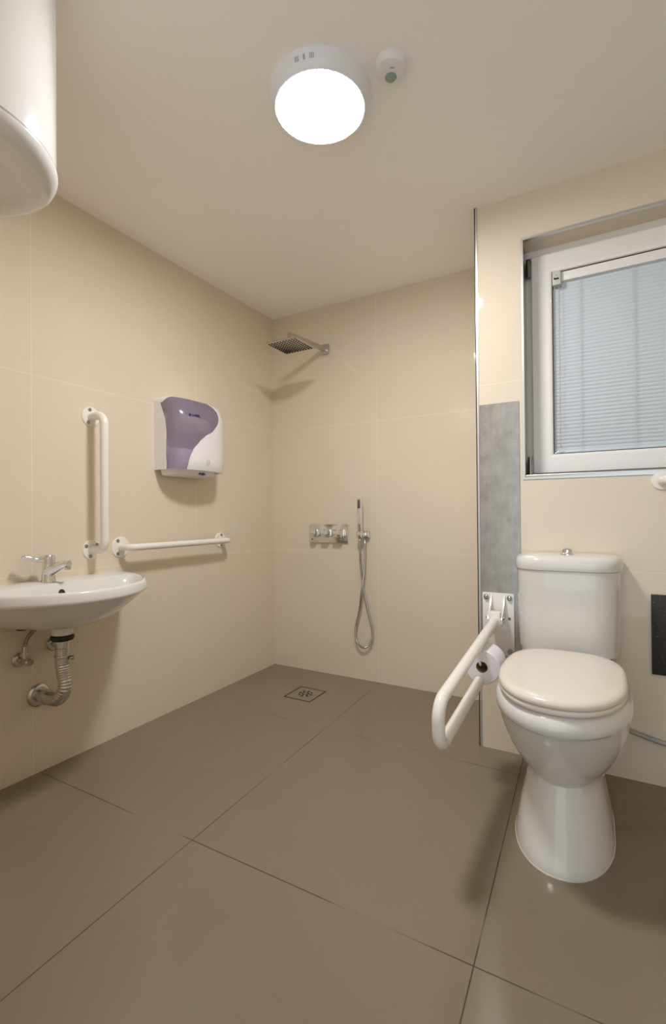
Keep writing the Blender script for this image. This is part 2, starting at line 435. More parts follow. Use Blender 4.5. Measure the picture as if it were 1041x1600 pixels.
for k in range(3):
    c = Vector((-0.549, 1.364, H-0.0262)) + Rr*(k-1)*0.0045
    loft(bm, [[c-Rr*0.0017-Ff*0.002, c+Rr*0.0017-Ff*0.002, c+Rr*0.0017+Ff*0.002, c-Rr*0.0017+Ff*0.002], [q+Vector((0, 0, -0.0004)) for q in (c-Rr*0.0017-Ff*0.002, c+Rr*0.0017-Ff*0.002, c+Rr*0.0017+Ff*0.002, c-Rr*0.0017+Ff*0.002)]])
obj('printed_mark', bm, m_greyprint, sen)

# ================================================================== SHOWER HEAD
ax_, az_ = -1.605, 2.149
sh = thing('rain_shower', 'square chrome rain shower head on an arm high on the back wall', 'shower head', (ax_, YB, az_))
bm = B(); box(bm, ax_-0.028, ax_+0.028, YB-0.012, YB, az_-0.034, az_+0.034, 0.003)
obj('wall_plate', bm, m_chrome_dull, sh)
ye, ze = YB-0.41, 2.112
bm = B()
a = Vector((ax_, YB-0.010, az_)); b = Vector((ax_, ye-0.016, ze))
hw, hh = 0.012, 0.012
loft(bm, [[p+Vector((sx_*hw, 0, sz_*hh)) for sx_, sz_ in ((-1, -1), (1, -1), (1, 1), (-1, 1))] for p in (a, b)])
obj('arm', bm, m_chrome_dull, sh)
bm = B(); lathe(bm, (ax_, ye, ze-0.010), (0, 0, -1), [(0, 0), (0.010, 0), (0.010, 0.012), (0.015, 0.016), (0.016, 0.024), (0.013, 0.032), (0.012, 0.044), (0, 0.044)], 24)
obj('swivel_joint', bm, m_chrome, sh)
HS = 0.105; hzc = ze-0.056
bm = B(); box(bm, ax_-HS, ax_+HS, ye-HS, ye+HS, hzc-0.008, hzc+0.002, 0.002)
hd = obj('spray_plate', bm, m_chrome_dull, sh)
bm = B()
for i in range(10):
    for j in range(10):
        disc_cyl(bm, (ax_+(i-4.5)*0.0198, ye+(j-4.5)*0.0198, hzc-0.007), (0, 0, -1), 0.0060, 0.003, n=8)
o = obj('nozzles', bm, m_blackrub, hd); o['kind'] = 'stuff'

# ================================================================== SHOWER MIXER + HAND SHOWER
mx0, mx1, mz0, mz1 = -1.736, -1.446, 0.866, 0.987
mv = thing('shower_mixer', 'rectangular chrome shower mixer plate with three square knobs on the back wall', 'shower mixer', ((mx0+mx1)/2, YB, mz0))
bm = B(); box(bm, mx0, mx1, YB-0.010, YB, mz0, mz1, 0.002); obj('wall_plate', bm, m_chrome, mv)
for k, (xc, kw) in enumerate(((-1.676, 0.021), (-1.588, 0.026), (-1.497, 0.030))):
    bm = B(); box(bm, xc-kw+0.004, xc+kw-0.004, YB-0.022, YB-0.010, 0.908, 0.952, 0.002); kb = obj('collar', bm, m_chrome, mv)
    bm = B(); box(bm, xc-kw, xc+kw, YB-0.070, YB-0.022, 0.904, 0.956, 0.003); obj('knob', bm, m_chrome, kb)
bm = B(); disc_cyl(bm, (mx0+0.020, YB-0.010, mz0+0.022), (0, -1, 0), 0.005, 0.002); obj('screw', bm, m_screw_dark, mv)

hx_, = (-1.330,)
hsw = thing('hand_shower', 'slim square chrome hand shower in its bracket with hanging looped hose', 'hand shower', (hx_, YB, 0.93))
bm = B(); box(bm, -1.330, -1.290, YB-0.03, YB, 0.905, 0.945, 0.003); box(bm, -1.338, -1.310, YB-0.055, YB-0.022, 0.912, 0.938, 0.003)
box(bm, -1.352, -1.316, YB-0.075, YB-0.045, 0.905, 0.945, 0.004)
obj('bracket', bm, m_chrome, hsw)
bm = B(); box(bm, -1.346, -1.319, YB-0.072, YB-0.048, 0.93, 1.150, 0.004)
hb = obj('handle', bm, m_chrome, hsw)
bm = B(); box(bm, -1.342, -1.323, YB-0.075, YB-0.0715, 1.090, 1.143, 0.001); obj('spray_face', bm, m_screw_dark, hb)
bm = B()
hp = [(-1.336, YB-0.060, 0.912), (-1.337, YB-0.056, 0.85), (-1.338, YB-0.040, 0.72), (-1.326, YB-0.030, 0.58), (-1.300, YB-0.026, 0.46), (-1.276, YB-0.024, 0.36), (-1.272, YB-0.024, 0.29),
      (-1.290, YB-0.026, 0.235), (-1.330, YB-0.030, 0.212), (-1.368, YB-0.034, 0.235), (-1.383, YB-0.036, 0.29), (-1.376, YB-0.036, 0.36), (-1.352, YB-0.034, 0.46), (-1.328, YB-0.052, 0.58), (-1.318, YB-0.030, 0.72), (-1.316, YB-0.026, 0.85), (-1.315, YB-0.024, 0.905)]
sp = spline(hp, 26)
tube(bm, sp, lambda i: 0.0062 if i % 2 else 0.0072, 12)
obj('hose', bm, m_hose, hsw)

# ================================================================== FLOOR DRAIN
fd = thing('floor_drain', 'square tiled floor drain with a small flower-shaped grate', 'drain', (-1.539, 2.378, 0))
fx0, fx1, fy0, fy1 = -1.625, -1.455, 2.288, 2.466
bm = B()
for q in ((fx0-0.004, fx1+0.004, fy1-0.006, fy1+0.004), (fx0-0.006, fx0+0.005, fy0-0.004, fy1+0.004), (fx1-0.002, fx1+0.003, fy0, fy1), (fx0, fx1, fy0-0.003, fy0+0.002)):
    box(bm, q[0], q[1], q[2], q[3], 0.0, 0.0012)
obj('frame', bm, m_dark, fd)
bm = B(); box(bm, fx0+0.004, fx1-0.002, fy0+0.002, fy1-0.006, 0.0, 0.002); obj('cover', bm, m_floor, fd)
bm = B(); disc_cyl(bm, (-1.539, 2.378, 0.002), (0, 0, 1), 0.048, 0.0015); gt = obj('grate', bm, m_chrome_dull, fd)
bm = B()
for k in range(8):
    a = 2*PI*k/8
    for r0, r1, wv in ((0.012, 0.024, 0.005), (0.029, 0.044, 0.009)):
        p = Vector((-1.539, 2.378, 0.0036)); dd = Vector((math.cos(a), math.sin(a), 0)); tt = Vector((-dd.y, dd.x, 0))
        q = [p+dd*r0-tt*wv*0.7, p+dd*r0+tt*wv*0.7, p+dd*r1+tt*wv, p+dd*r1-tt*wv]
        loft(bm, [q, [v+Vector((0, 0, 0.0006)) for v in q]])
obj('grate_holes', bm, m_dark, gt)

# ================================================================== GRAB BARS ON LEFT WALL
def screw(bm, c, axis, r=0.006):
    lathe(bm, c, axis, [(0, 0), (r*1.25, 0), (r*1.25, 0.001), (r, 0.0015), (r*0.9, 0.004), (0, 0.0045)], 16)
def flange_at(root, c, axis, r, angs, mt=m_white):
    c = Vector(c); ax = Vector(axis)
    bm = B(); lathe(bm, c, ax, [(0, 0), (r, 0), (r, 0.003), (r-0.003, 0.006), (r-0.012, 0.007), (0, 0.0075)], 40)
    f = obj('flange', bm, mt, root)
    a = Vector((0, 0, 1)); u = ax.cross(a).normalized()
    for an in angs:
        bm = B(); screw(bm, c + ax*0.006 + (u*math.cos(an)+a*math.sin(an))*r*0.70, ax, 0.0072); obj('screw', bm, m_bolt, f)
vb = thing('grab_bar', 'vertical white grab bar on the left wall above the basin', 'grab bar', (XL, 1.367, 0.90), 'white grab bars on the left wall')
vy, vz0, vz1, vo = 1.367, 0.902, 1.507, 0.098
bm = B(); tube(bm, fillet([LW(0.006, vy, vz1), LW(vo, vy, vz1), LW(vo, vy, vz0), LW(0.006, vy, vz0)], 0.062, 10), 0.0185, 20)
obj('rail', bm, m_white, vb)
flange_at(vb, LW(0, vy, vz1), (1, 0, 0), 0.045, (math.radians(75), math.radians(180), math.radians(-60)))
flange_at(vb, LW(0, vy, vz0), (1, 0, 0), 0.045, (math.radians(140), math.radians(-75), math.radians(30)))
hbz = 0.903
hbr = thing('grab_bar', 'horizontal white grab bar on the left wall below the towel dispenser', 'grab bar', (XL, 1.865, 0.86), 'white grab bars on the left wall')
bm = B(); tube(bm, fillet([LW(0.006, 1.518, hbz), LW(0.082, 1.518, hbz), LW(0.082, 2.211, hbz), LW(0.006, 2.211, hbz)], 0.05, 10), 0.0165, 20)
obj('rail', bm, m_white, hbr)
flange_at(hbr, LW(0, 1.518, hbz), (1, 0, 0), 0.050, (math.radians(60), math.radians(180), math.radians(-60)))
flange_at(hbr, LW(0, 2.211, hbz), (1, 0, 0), 0.045, (math.radians(100), math.radians(-100), math.radians(10)))

# ================================================================== TOWEL DISPENSER
PD = dict(y0=1.722, y1=2.114, zb=1.292, zt=1.668, side=0.070, dep=0.120)
def dsurf(s, t):
    y0, y1, zb, zt, sd, dp = (PD[k] for k in ('y0', 'y1', 'zb', 'zt', 'side', 'dep'))
    yc, hw = (y0+y1)/2, (y1-y0)/2
    if s < 0.1: y, off, fr = y0, sd*s/0.1, 0.0
    elif s > 0.9: y, off, fr = y1, sd*(1-s)/0.1, 0.0
    else:
        a = PI*(1-(s-0.1)/0.8); n = 2.5
        c, q = math.cos(a), math.sin(a)
        y = yc + hw*math.copysign(abs(c)**(2/n), c); fr = abs(q)**(2/n); off = sd + dp*fr
    if y > y1-0.085: ztop = zt - 0.085 + math.sqrt(max(0.085**2-(y-(y1-0.085))**2, 0))
    elif y < y0+0.03: ztop = zt - 0.03 + math.sqrt(max(0.03**2-((y0+0.03)-y)**2, 0))
    else: ztop = zt
    z = zb + t*(ztop-zb)
    top = max(0.0, (z-(zt-0.12))/0.12)
    off *= 1 - 0.30*top**2
    off *= 1 - 0.06*max(0.0, 1-t/0.15)**2
    return XL+off, y, z
def interp(tab, t):
    for (a, va), (b, vb_) in zip(tab[:-1], tab[1:]):
        if t <= b:
            k = (t-a)/(b-a); k = k*k*(3-2*k)*0.3 + k*0.7
            return va + (vb_-va)*k
    return tab[-1][1]
sL = [(0, .135), (.2, .125), (.55, .13), (.7, .12), (.82, .105), (.94, .09), (1, .085)]
sR = [(0, .345), (.1, .350), (.17, .362), (.28, .392), (.39, .440), (.49, .488), (.6, .545), (.70, .588), (.80, .615), (.88, .622), (.95, .60), (1, .555)]
td = thing('towel_dispenser', 'white paper towel dispenser with a translucent lilac front on the left wall', 'towel dispenser', (XL, 1.918, 1.292))
NT = 44
def strip(f0, f1, n):
    rows = []
    for j in range(NT+1):
        t = j/NT; a, b = f0(t), f1(t)
        rows.append([dsurf(a+(b-a)*i/n, t) for i in range(n+1)])
    return rows
def add_grid(bm, rows):
    V = [[bm.verts.new(p) for p in r] for r in rows]
    for a, b in zip(V[:-1], V[1:]):
        for i in range(len(a)-1): bm.faces.new((a[i], a[i+1], b[i+1], b[i]))
    return V
def topcap(bm, Vt):
    w_ = [bm.verts.new((XL, v.co.y, v.co.z+0.004)) for v in Vt]
    m_ = [bm.verts.new((XL+(v.co.x-XL)*0.9, v.co.y, v.co.z+0.005)) for v in Vt]
    for i in range(len(Vt)-1):
        bm.faces.new((Vt[i], Vt[i+1], m_[i+1], m_[i])); bm.faces.new((m_[i], m_[i+1], w_[i+1], w_[i]))
bm = B()
Lr = add_grid(bm, strip(lambda t: 0.0, lambda t: interp(sL, t), 14)); topcap(bm, Lr[-1])
Rr_ = add_grid(bm, strip(lambda t: interp(sR, t), lambda t: 1.0, 50)); topcap(bm, Rr_[-1])
Tm = [bm.verts.new(dsurf(interp(sL, 1)+(interp(sR, 1)-interp(sL, 1))*i/26, 1.0)) for i in range(27)]; topcap(bm, Tm)
# base plate that closes the shell below, and the back
bt = [Vector(dsurf(i/60, 0.0)) for i in range(61)]
inner = [Vector((XL + (p.x-XL)*0.86, 1.918+(p.y-1.918)*0.93, p.z)) for p in bt]
va = [bm.verts.new(p) for p in bt]; vb2 = [bm.verts.new(p) for p in inner]; vc = [bm.verts.new(p+Vector((0, 0, 0.006))) for p in inner]
for i in range(60): bm.faces.new((va[i], va[i+1], vb2[i+1], vb2[i])); bm.faces.new((vb2[i], vb2[i+1], vc[i+1], vc[i]))
bm.faces.new(vc)
zt_ = PD['zt']
box(bm, XL, XL+0.008, 1.735, 2.10, 1.295, 1.575)
obj('body', bm, m_plastic, td, sharp=50)
bm = B()
C_ = add_grid(bm, strip(lambda t: interp(sL, t), lambda t: interp(sR, t), 26))
obj('cover', bm, m_cover, td, sharp=50)
bm = B(); tube(bm, [Vector(dsurf(interp(sR, j/60), j/60)) + Vector((0.0005, 0.0003, 0)) for j in range(61)], 0.0016, 8)
obj('edge_rim', bm, m_plastic, td)
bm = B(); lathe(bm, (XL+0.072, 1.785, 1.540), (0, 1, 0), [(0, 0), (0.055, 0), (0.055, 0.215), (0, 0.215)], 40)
obj('paper_roll', bm, mat('shaded_roll_paper', (0.50, 0.43, 0.34), 0.9), td)  # paper colour darkened to stand for the shade inside the cover
bm = B(); box(bm, XL+0.02, XL+0.125, 1.785, 1.985, 1.30, 1.410, 0.02); obj('feed_unit', bm, m_plastic, td)
bm = B()
pr = []
for z_, k_, dz in ((1.294, 1.0, 0), (1.280, 0.99, 0), (1.268, 0.95, 0), (1.263, 0.86, 0)):
    ring = []
    for i in range(41):
        p = Vector(dsurf(0.1+0.8*i/40, 0.0)); ring.append((XL+0.02+(p.x-XL-0.02)*0.86*k_, 1.905+(p.y-1.918)*0.80*k_, z_))
    ring.append((XL+0.02, ring[-1][1], z_)); ring.append((XL+0.02, ring[0][1], z_)); pr.append(ring)
loft(bm, pr)
lv = obj('push_lever', bm, m_plastic, td)
# PUSH lettering on the front of the lever, small print on the cover, lock window on the body
def surf_frame(s, t, e=0.004):
    p = Vector(dsurf(s, t)); u = (Vector(dsurf(s+e, t))-Vector(dsurf(s-e, t))).normalized(); v = (Vector(dsurf(s, min(t+e, 1)))-Vector(dsurf(s, t-e))).normalized()
    n = u.cross(v).normalized()
    if n.x < 0: n = -n
    return p, u, v, n
p, u, v, n = surf_frame(0.50, 0.0)
bm = B(); q = Vector((XL+0.02+(p.x-XL-0.02)*0.86, 1.905+(p.y-1.918)*0.80, 1.2745)) + n*0.0012
text_mesh(bm, 'PUSH', 0.019, q, u, (0, 0, 1), bold=0.0008)
obj('push_lettering', bm, m_navy, lv)
p, u, v, n = surf_frame(0.405, 0.755)
bm = B(); q = p + n*0.0015
text_mesh(bm, 'LASER', 0.017, q + u*0.008, u, v, bold=0.0006)
lathe(bm, q-u*0.028, n, [(0.0045, 0), (0.007, 0), (0.007, 0.0008), (0.0045, 0.0008), (0.0045, 0)], 20)
obj('printed_logo', bm, m_navy, td)
p, u, v, n = surf_frame(0.50, 0.115)
bm = B(); q = p + n*0.0006
def quad(bm, c, u, v, n, a, b, h=0.0008):
    r = [c-u*a-v*b, c+u*a-v*b, c+u*a+v*b, c-u*a+v*b]; loft(bm, [r, [x+n*h for x in r]])
for k_ in (-1, 1):
    quad(bm, q+u*0.009*k_, u, v, n, 0.0005, 0.0125); quad(bm, q+v*0.0125*k_, u, v, n, 0.009, 0.0005)
quad(bm, q, u, v, n, 0.0010, 0.004)
obj('lock_mark', bm, m_greyprint, td)

# ================================================================== WASH BASIN
bcy = 1.122; zr = 0.790
def brim(k, off0, z, a=0.39, b=0.478, wall=0.0, n=64, nn=2.0):
    """half-ellipse outline from the wall round the front, k scales; off0 = where it starts"""
    out = []
    for i in range(n+1):
        t = PI*i/n; c, s_ = math.cos(t), math.sin(t)
        out.append(LW(off0 + (b*k-off0)*abs(s_)**(2/nn), bcy - a*k*math.copysign(abs(c)**(2/nn), c), z))
    return out
wb = thing('wash_basin', 'white ceramic wash basin mounted on the left wall', 'basin', (XL, bcy, zr))
bm = B()
def ringz(a, b, off0, z, nn=2.0, n=64, sh=0.0):
    out = []
    for i in range(n+1):
        t = PI*i/n; c, s_ = math.cos(t), math.sin(t)
        out.append(LW(off0 + (b-off0)*abs(s_)**(2/nn), bcy - a*math.copysign(abs(c)**(2/nn), c), z))
    m_ = 24
    for i in range(1, m_): out.append(LW(off0, bcy + a - 2*a*i/m_, z))
    return out
def inz(a, b0, b1, z, nn=2.0, n=64, m_=24):
    """inner bowl outline: b0 rear, b1 front"""
    out = []; mid = b0 + (b1-b0)*0.18
    tot = n+m_
    for i in range(n+1):
        t = PI*i/n; c, s_ = math.cos(t), math.sin(t)
        out.append(LW(mid + (b1-mid)*abs(s_)**(2/nn), bcy - a*math.copysign(abs(c)**(2/nn), c), z))
    for i in range(1, m_):
        t = PI*i/m_; c, s_ = math.cos(t), math.sin(t)
        out.append(LW(mid - (mid-b0)*abs(s_)**(2/3.2), bcy + a*math.copysign(abs(c)**(2/3.2), c), z))
    return out
rings = [ringz(0.060, 0.235, 0.10, 0.622), ringz(0.11, 0.27, 0.06, 0.625), ringz(0.19, 0.335, 0.0, 0.642), ringz(0.265, 0.390, 0, 0.672), ringz(0.325, 0.432, 0, 0.707), ringz(0.366, 0.460, 0, 0.735), ringz(0.382, 0.472, 0, 0.7455),
         ringz(0.387, 0.477, 0, 0.7485), ringz(0.390, 0.480, 0, 0.753), ringz(0.390, 0.480, 0, 0.760), ringz(0.386, 0.476, 0, 0.780), ringz(0.383, 0.473, 0, 0.787), ringz(0.379, 0.469, 0, 0.7905), ringz(0.374, 0.464, 0, 0.791),
         inz(0.316, 0.150, 0.447, 0.7895), inz(0.311, 0.155, 0.442, 0.786), inz(0.298, 0.165, 0.432, 0.758), inz(0.25, 0.178, 0.390, 0.717), inz(0.19, 0.19, 0.33, 0.690), inz(0.09, 0.205, 0.27, 0.676), inz(0.03, 0.22, 0.25, 0.674)]
loft(bm, rings)
obj('bowl', bm, m_ceramic, wb, sharp=42)
bm = B(); disc_cyl(bm, LW(0.1645, bcy+0.007, 0.752), (1, 0, 0.45), 0.0125, 0.004); obj('overflow_hole', bm, m_blackrub, wb)
bm = B(); disc_cyl(bm, LW(0.235, bcy, 0.6745), (0, 0, 1), 0.032, 0.004, 0.002); obj('drain_ring', bm, m_chrome, wb)
bm = B(); lathe(bm, LW(0.185, bcy-0.003, 0.632), (0, 0, -1), [(0, 0), (0.041, 0), (0.040, 0.034), (0.038, 0.040), (0, 0.040)], 32); obj('drain_boss', bm, m_ceramic, wb)
for yo in (-0.16, 0.16):
    bm = B(); disc_cyl(bm, LW(0.0, bcy+yo, 0.70), (1, 0, 0), 0.02, 0.03); obj('fixing_bolt', bm, m_blackrub, wb)
bm = B(); disc_cyl(bm, LW(0.065, 1.035, 0.6425), (0, 0, -1), 0.022, 0.030, 0.004); obj('fixing_nut', bm, m_blackrub, wb)

# tap
tc = LW(0.088, 1.122, 0.7905)
tp = thing('basin_tap', 'chrome single-lever mixer tap on the wash basin', 'tap', tc)
bm = B()
def tring(z, a, b, dx=0): return [tc+Vector((dx+a*math.cos(2*PI*k/32), b*math.sin(2*PI*k/32), z)) for k in range(32)]
loft(bm, [tring(0, .027, .027), tring(0.004, .027, .027), tring(0.01, .0255, .0255), tring(0.04, .023, .024), tring(0.066, .0235, .025), tring(0.072, .0225, .0235)])
obj('body', bm, m_chrome, tp)
bm = B()
spn = spline([tc+Vector(q) for q in ((0.0, 0, 0.040), (0.030, 0.006, 0.053), (0.060, 0.012, 0.066), (0.088, 0.018, 0.075), (0.104, 0.021, 0.075))], 8)
nS = len(spn)
tube(bm, spn, lambda i: 0.0255 - 0.0120*min(1, i/(nS*0.85)), 20)
sp_o = obj('spout', bm, m_chrome, tp)
bm = B(); disc_cyl(bm, tc+Vector((0.098, 0.020, 0.064)), (0, 0, -1), 0.011, 0.012, 0.001); obj('aerator', bm, m_chrome_dull, sp_o)
bm = B(); lathe(bm, tc+Vector((0, 0, 0.072)), (0, 0, 1), [(0, 0), (0.0215, 0), (0.0215, 0.001), (0.0245, 0.002), (0.0250, 0.024), (0.0242, 0.032), (0.021, 0.036), (0, 0.037)], 32)
lvh = obj('cartridge_cap', bm, m_chrome, tp)
bm = B()
ld = Vector((-0.30, -0.95, 0)).normalized()
lp = [tc+Vector((0, 0, 0.092))+ld*a_+Vector((0, 0, h_)) for a_, h_ in ((0.018, 0.0), (0.040, 0.000), (0.064, 0.008), (0.084, 0.013), (0.094, 0.010))]
ls = spline(lp, 6); wv = Vector((ld.y, -ld.x, 0))
rg = []
for i, q in enumerate(ls):
    t = i/(len(ls)-1); a_ = 0.014-0.004*t if t < 0.95 else 0.006; b_ = 0.012-0.006*t if t < 0.95 else 0.003
    rg.append([q + wv*a_*math.cos(2*PI*k/16) + Vector((0, 0, 1))*b_*math.sin(2*PI*k/16) for k in range(16)])
loft(bm, rg); obj('lever', bm, m_chrome, lvh)
bm = B(); lathe(bm, tc+Vector((0.0225, 0.004, 0.0655)), (1, 0.15, 0.1), [(0, 0), (0.005, 0), (0.005, 0.004), (0.003, 0.0055), (0, 0.006)], 16); obj('indicator_dot', bm, m_lens, tp)

# waste trap under the basin
tx, ty = 0.185, bcy-0.003
wt = thing('waste_trap', 'ribbed chrome flexible waste pipe running from basin to left wall', 'waste pipe', LW(0, 1.129, 0.318))
bm = B(); lathe(bm, LW(tx, ty, 0.5915), (0, 0, -1), [(0, 0), (0.037, 0), (0.042, 0.006), (0.043, 0.014), (0.038, 0.022), (0.029, 0.025), (0, 0.025)], 32); obj('rubber_washer', bm, m_blackrub, wt)
bm = B(); lathe(bm, LW(tx, ty, 0.568), (0, 0, -1), [(0, 0), (0.030, 0.0), (0.030, 0.008), (0.025, 0.010), (0.025, 0.028), (0.0265, 0.030), (0.0265, 0.036), (0.025, 0.037), (0.025, 0.056), (0.0285, 0.057), (0.0295, 0.062), (0.0285, 0.066), (0.027, 0.067), (0.0265, 0.092), (0, 0.092)], 32); obj('tail_piece', bm, m_chrome_dull, wt)
bm = B(); disc_cyl(bm, LW(tx+0.028, ty+0.014, 0.500), (0.6, 0.8, 0), 0.008, 0.014, 0.002); obj('clamp_screw', bm, m_bolt, wt)
bm = B()
hp = spline([LW(tx, ty, 0.480), LW(tx+0.004, ty, 0.445), LW(tx+0.016, ty, 0.405), LW(tx+0.012, ty-0.002, 0.370), LW(tx-0.025, ty, 0.336), LW(tx-0.075, ty+0.006, 0.322), LW(0.070, 1.127, 0.320)], 10)
L0 = [hp[0]]
dist = 0
dense = []
tot = sum((b-a).length for a, b in zip(hp[:-1], hp[1:])); NS = 104
acc = [0]
for a, b in zip(hp[:-1], hp[1:]): acc.append(acc[-1]+(b-a).length)
for i in range(NS+1):
    s_ = tot*i/NS
    for k in range(len(hp)-1):
        if acc[k+1] >= s_-1e-9:
            f = (s_-acc[k])/(acc[k+1]-acc[k]); dense.append(hp[k].lerp(hp[k+1], f)); break
tube(bm, dense, lambda i: 0.0245 + (0.0016 if i % 4 in (1, 2) else -0.0010), 24)
obj('flexible_hose', bm, m_chrome_dull, wt, sharp=80)
bm = B(); lathe(bm, LW(0.074, 1.127, 0.320), (-1, 0, 0), [(0, 0), (0.029, 0), (0.030, 0.006), (0.030, 0.02), (0.026, 0.022), (0.025, 0.074), (0, 0.074)], 32); obj('wall_sleeve', bm, m_chrome_dull, wt)
bm = B(); lathe(bm, LW(0, 1.129, 0.318), (1, 0, 0), [(0, 0), (0.046, 0), (0.046, 0.004), (0.042, 0.009), (0.033, 0.012), (0, 0.012)], 40); obj('flange', bm, m_chrome_dull, wt)

# angle valves with braided hoses
def valve(y, z, label, hosepts):
    r = thing('angle_valve', label, 'valve', LW(0, y, z), 'angle valves under the basin')
    bm = B(); lathe(bm, LW(0, y, z), (1, 0, 0), [(0, 0), (0.029, 0), (0.029, 0.003), (0.024, 0.010), (0.012, 0.013), (0, 0.013)], 32); obj('flange', bm, m_chrome_dull, r)
    bm = B(); lathe(bm, LW(0.008, y, z), (1, 0, 0), [(0, 0), (0.010, 0), (0.010, 0.014), (0.013, 0.015), (0.013, 0.045), (0.009, 0.048), (0, 0.048)], 24)
    lathe(bm, LW(0.038, y, z), (0, 0, 1), [(0, 0), (0.008, 0), (0.008, 0.022), (0.012, 0.023), (0.012, 0.036), (0, 0.036)], 16); obj('valve_body', bm, m_chrome_dull, r)
    bm = B(); rg = []
    for h_, k_ in ((0.054, 0.7), (0.057, 1), (0.074, 1), (0.078, 0.75)):
        rg.append([LW(h_, y+0.017*k_*math.cos(2*PI*k/20), z+0.013*k_*math.sin(2*PI*k/20)) for k in range(20)])
    loft(bm, rg); obj('handle', bm, m_chrome_dull, r)
    if hosepts:
        bm = B(); tube(bm, spline(hosepts, 8), 0.0075, 12); obj('braided_hose', bm, m_braid, r)
        bm = B(); tube(bm, [LW(0.038, y, z+0.034), LW(0.0385, y+0.001, z+0.058)], 0.0085, 12); obj('hose_ferrule', bm, m_chrome_dull, r)
valve(1.055, 0.482, 'left chrome angle valve under the basin with a braided hose', [LW(0.038, 1.055, 0.515), LW(0.040, 1.060, 0.560), LW(0.050, 1.080, 0.595), LW(0.062, 1.098, 0.612)])
valve(1.190, 0.515, 'chrome angle valve half hidden behind the basin waste pipe', None)

# ================================================================== TOILET
tcx = -0.130
wc = thing('toilet', 'white close-coupled raised toilet with cream lid below the window', 'toilet', (tcx, YW-0.35, 0))
def plan(hw, yf, yb, z, nf=2.0, nb=3.2, nx=2.0, ym=None, n=72):
    out = []
    ym = ym if ym is not None else yf + (yb-yf)*0.42
    for i in range(n):
        t = 2*PI*i/n; c, s_ = math.cos(t), math.sin(t)
        e = nf if s_ < 0 else nb
        x = tcx + 0.002 + hw*math.copysign(abs(c)**(2/e), c)
        y = ym + ((ym-yf) if s_ < 0 else (yb-ym))*math.copysign(abs(s_)**(2/e), s_)
        out.append((x, y, z))
    return out
bm = B()
sec = [(0.146, 1.518, 2.13, 0.000, 2.1), (0.146, 1.518, 2.13, 0.010, 2.1), (0.143, 1.526, 2.13, 0.030, 2.1), (0.133, 1.552, 2.12, 0.085, 2.1), (0.122, 1.580, 2.11, 0.14, 2.1), (0.113, 1.605, 2.10, 0.185, 2.1), (0.109, 1.617, 2.10, 0.215, 2.1),
       (0.1105, 1.613, 2.10, 0.220, 2.1), (0.123, 1.598, 2.105, 0.234, 2.0), (0.146, 1.568, 2.11, 0.264, 2.0), (0.168, 1.535, 2.12, 0.308, 2.0), (0.184, 1.500, 2.13, 0.358, 2.0), (0.1925, 1.470, 2.15, 0.402, 2.0), (0.1955, 1.454, 2.16, 0.429, 2.0),
       (0.1962, 1.450, 2.16, 0.434, 2.0), (0.1985, 1.436, 2.165, 0.4365, 2.0), (0.1995, 1.429, 2.17, 0.445, 2.0), (0.2005, 1.426, 2.17, 0.456, 2.0), (0.1985, 1.430, 2.17, 0.472, 2.0), (0.1935, 1.438, 2.17, 0.483, 2.0), (0.187, 1.448, 2.165, 0.490, 2.0), (0.180, 1.458, 2.16, 0.492, 2.0), (0.12, 1.55, 2.12, 0.492, 2.0)]
loft(bm, [plan(h_, a, b, z_, nf, 3.0) for h_, a, b, z_, nf in sec])
# rear shelf that carries the cistern
loft(bm, [plan(0.10, 1.98, 2.21, 0.30, 3, 6, ym=2.10), plan(0.125, 1.97, 2.21, 0.42, 3, 6, ym=2.10), plan(0.15, 2.0, 2.21, 0.485, 3, 6, ym=2.10), plan(0.15, 2.0, 2.21, 0.4985, 3, 6, ym=2.10)])
obj('pan', bm, m_ceramic, wc, sharp=48)
bm = B()
loft(bm, [plan(0.1485, 1.5155, 2.133, 0.0, 2.1, 3.0), plan(0.1485, 1.5155, 2.133, 0.002, 2.1, 3.0), plan(0.1455, 1.519, 2.13, 0.005, 2.1, 3.0)], True, True)
obj('sealant_bead', bm, m_sealant, wc)
def lidp(hw, yf, yb, z, ex=0.0): return plan(hw, yf, yb, z, 2.25, 3.1, ym=1.735)
bm = B(); loft(bm, [lidp(0.174, 1.456, 1.985, 0.4945), lidp(0.181, 1.446, 1.99, 0.495), lidp(0.185, 1.441, 1.99, 0.499), lidp(0.185, 1.441, 1.99, 0.5085), lidp(0.183, 1.444, 1.99, 0.511), lidp(0.17, 1.46, 1.98, 0.5115)])
obj('seat', bm, m_seat, wc, sharp=60)
for sx_, y_ in ((-0.1, 1.56), (0.1, 1.56), (-0.13, 1.85), (0.13, 1.85)):
    bm = B(); disc_cyl(bm, (tcx+sx_, y_, 0.4915), (0, 0, 1), 0.012, 0.003); obj('seat_buffer', bm, m_blackrub, wc)
bm = B(); loft(bm, [lidp(0.176, 1.452, 1.988, 0.512), lidp(0.184, 1.443, 1.994, 0.5135), lidp(0.187, 1.439, 1.995, 0.5185), lidp(0.186, 1.440, 1.995, 0.5265), lidp(0.182, 1.445, 1.992, 0.533), lidp(0.172, 1.457, 1.985, 0.5375), lidp(0.15, 1.485, 1.965, 0.540), lidp(0.08, 1.58, 1.89, 0.541)])
obj('lid', bm, m_seat, wc, sharp=60)
for sx_ in (-1, 1):
    bm = B(); tube(bm, [(tcx+sx_*0.075-0.02, 1.992, 0.515), (tcx+sx_*0.075+0.02, 1.992, 0.515)], 0.011, 16); obj('hinge', bm, m_seat, wc)
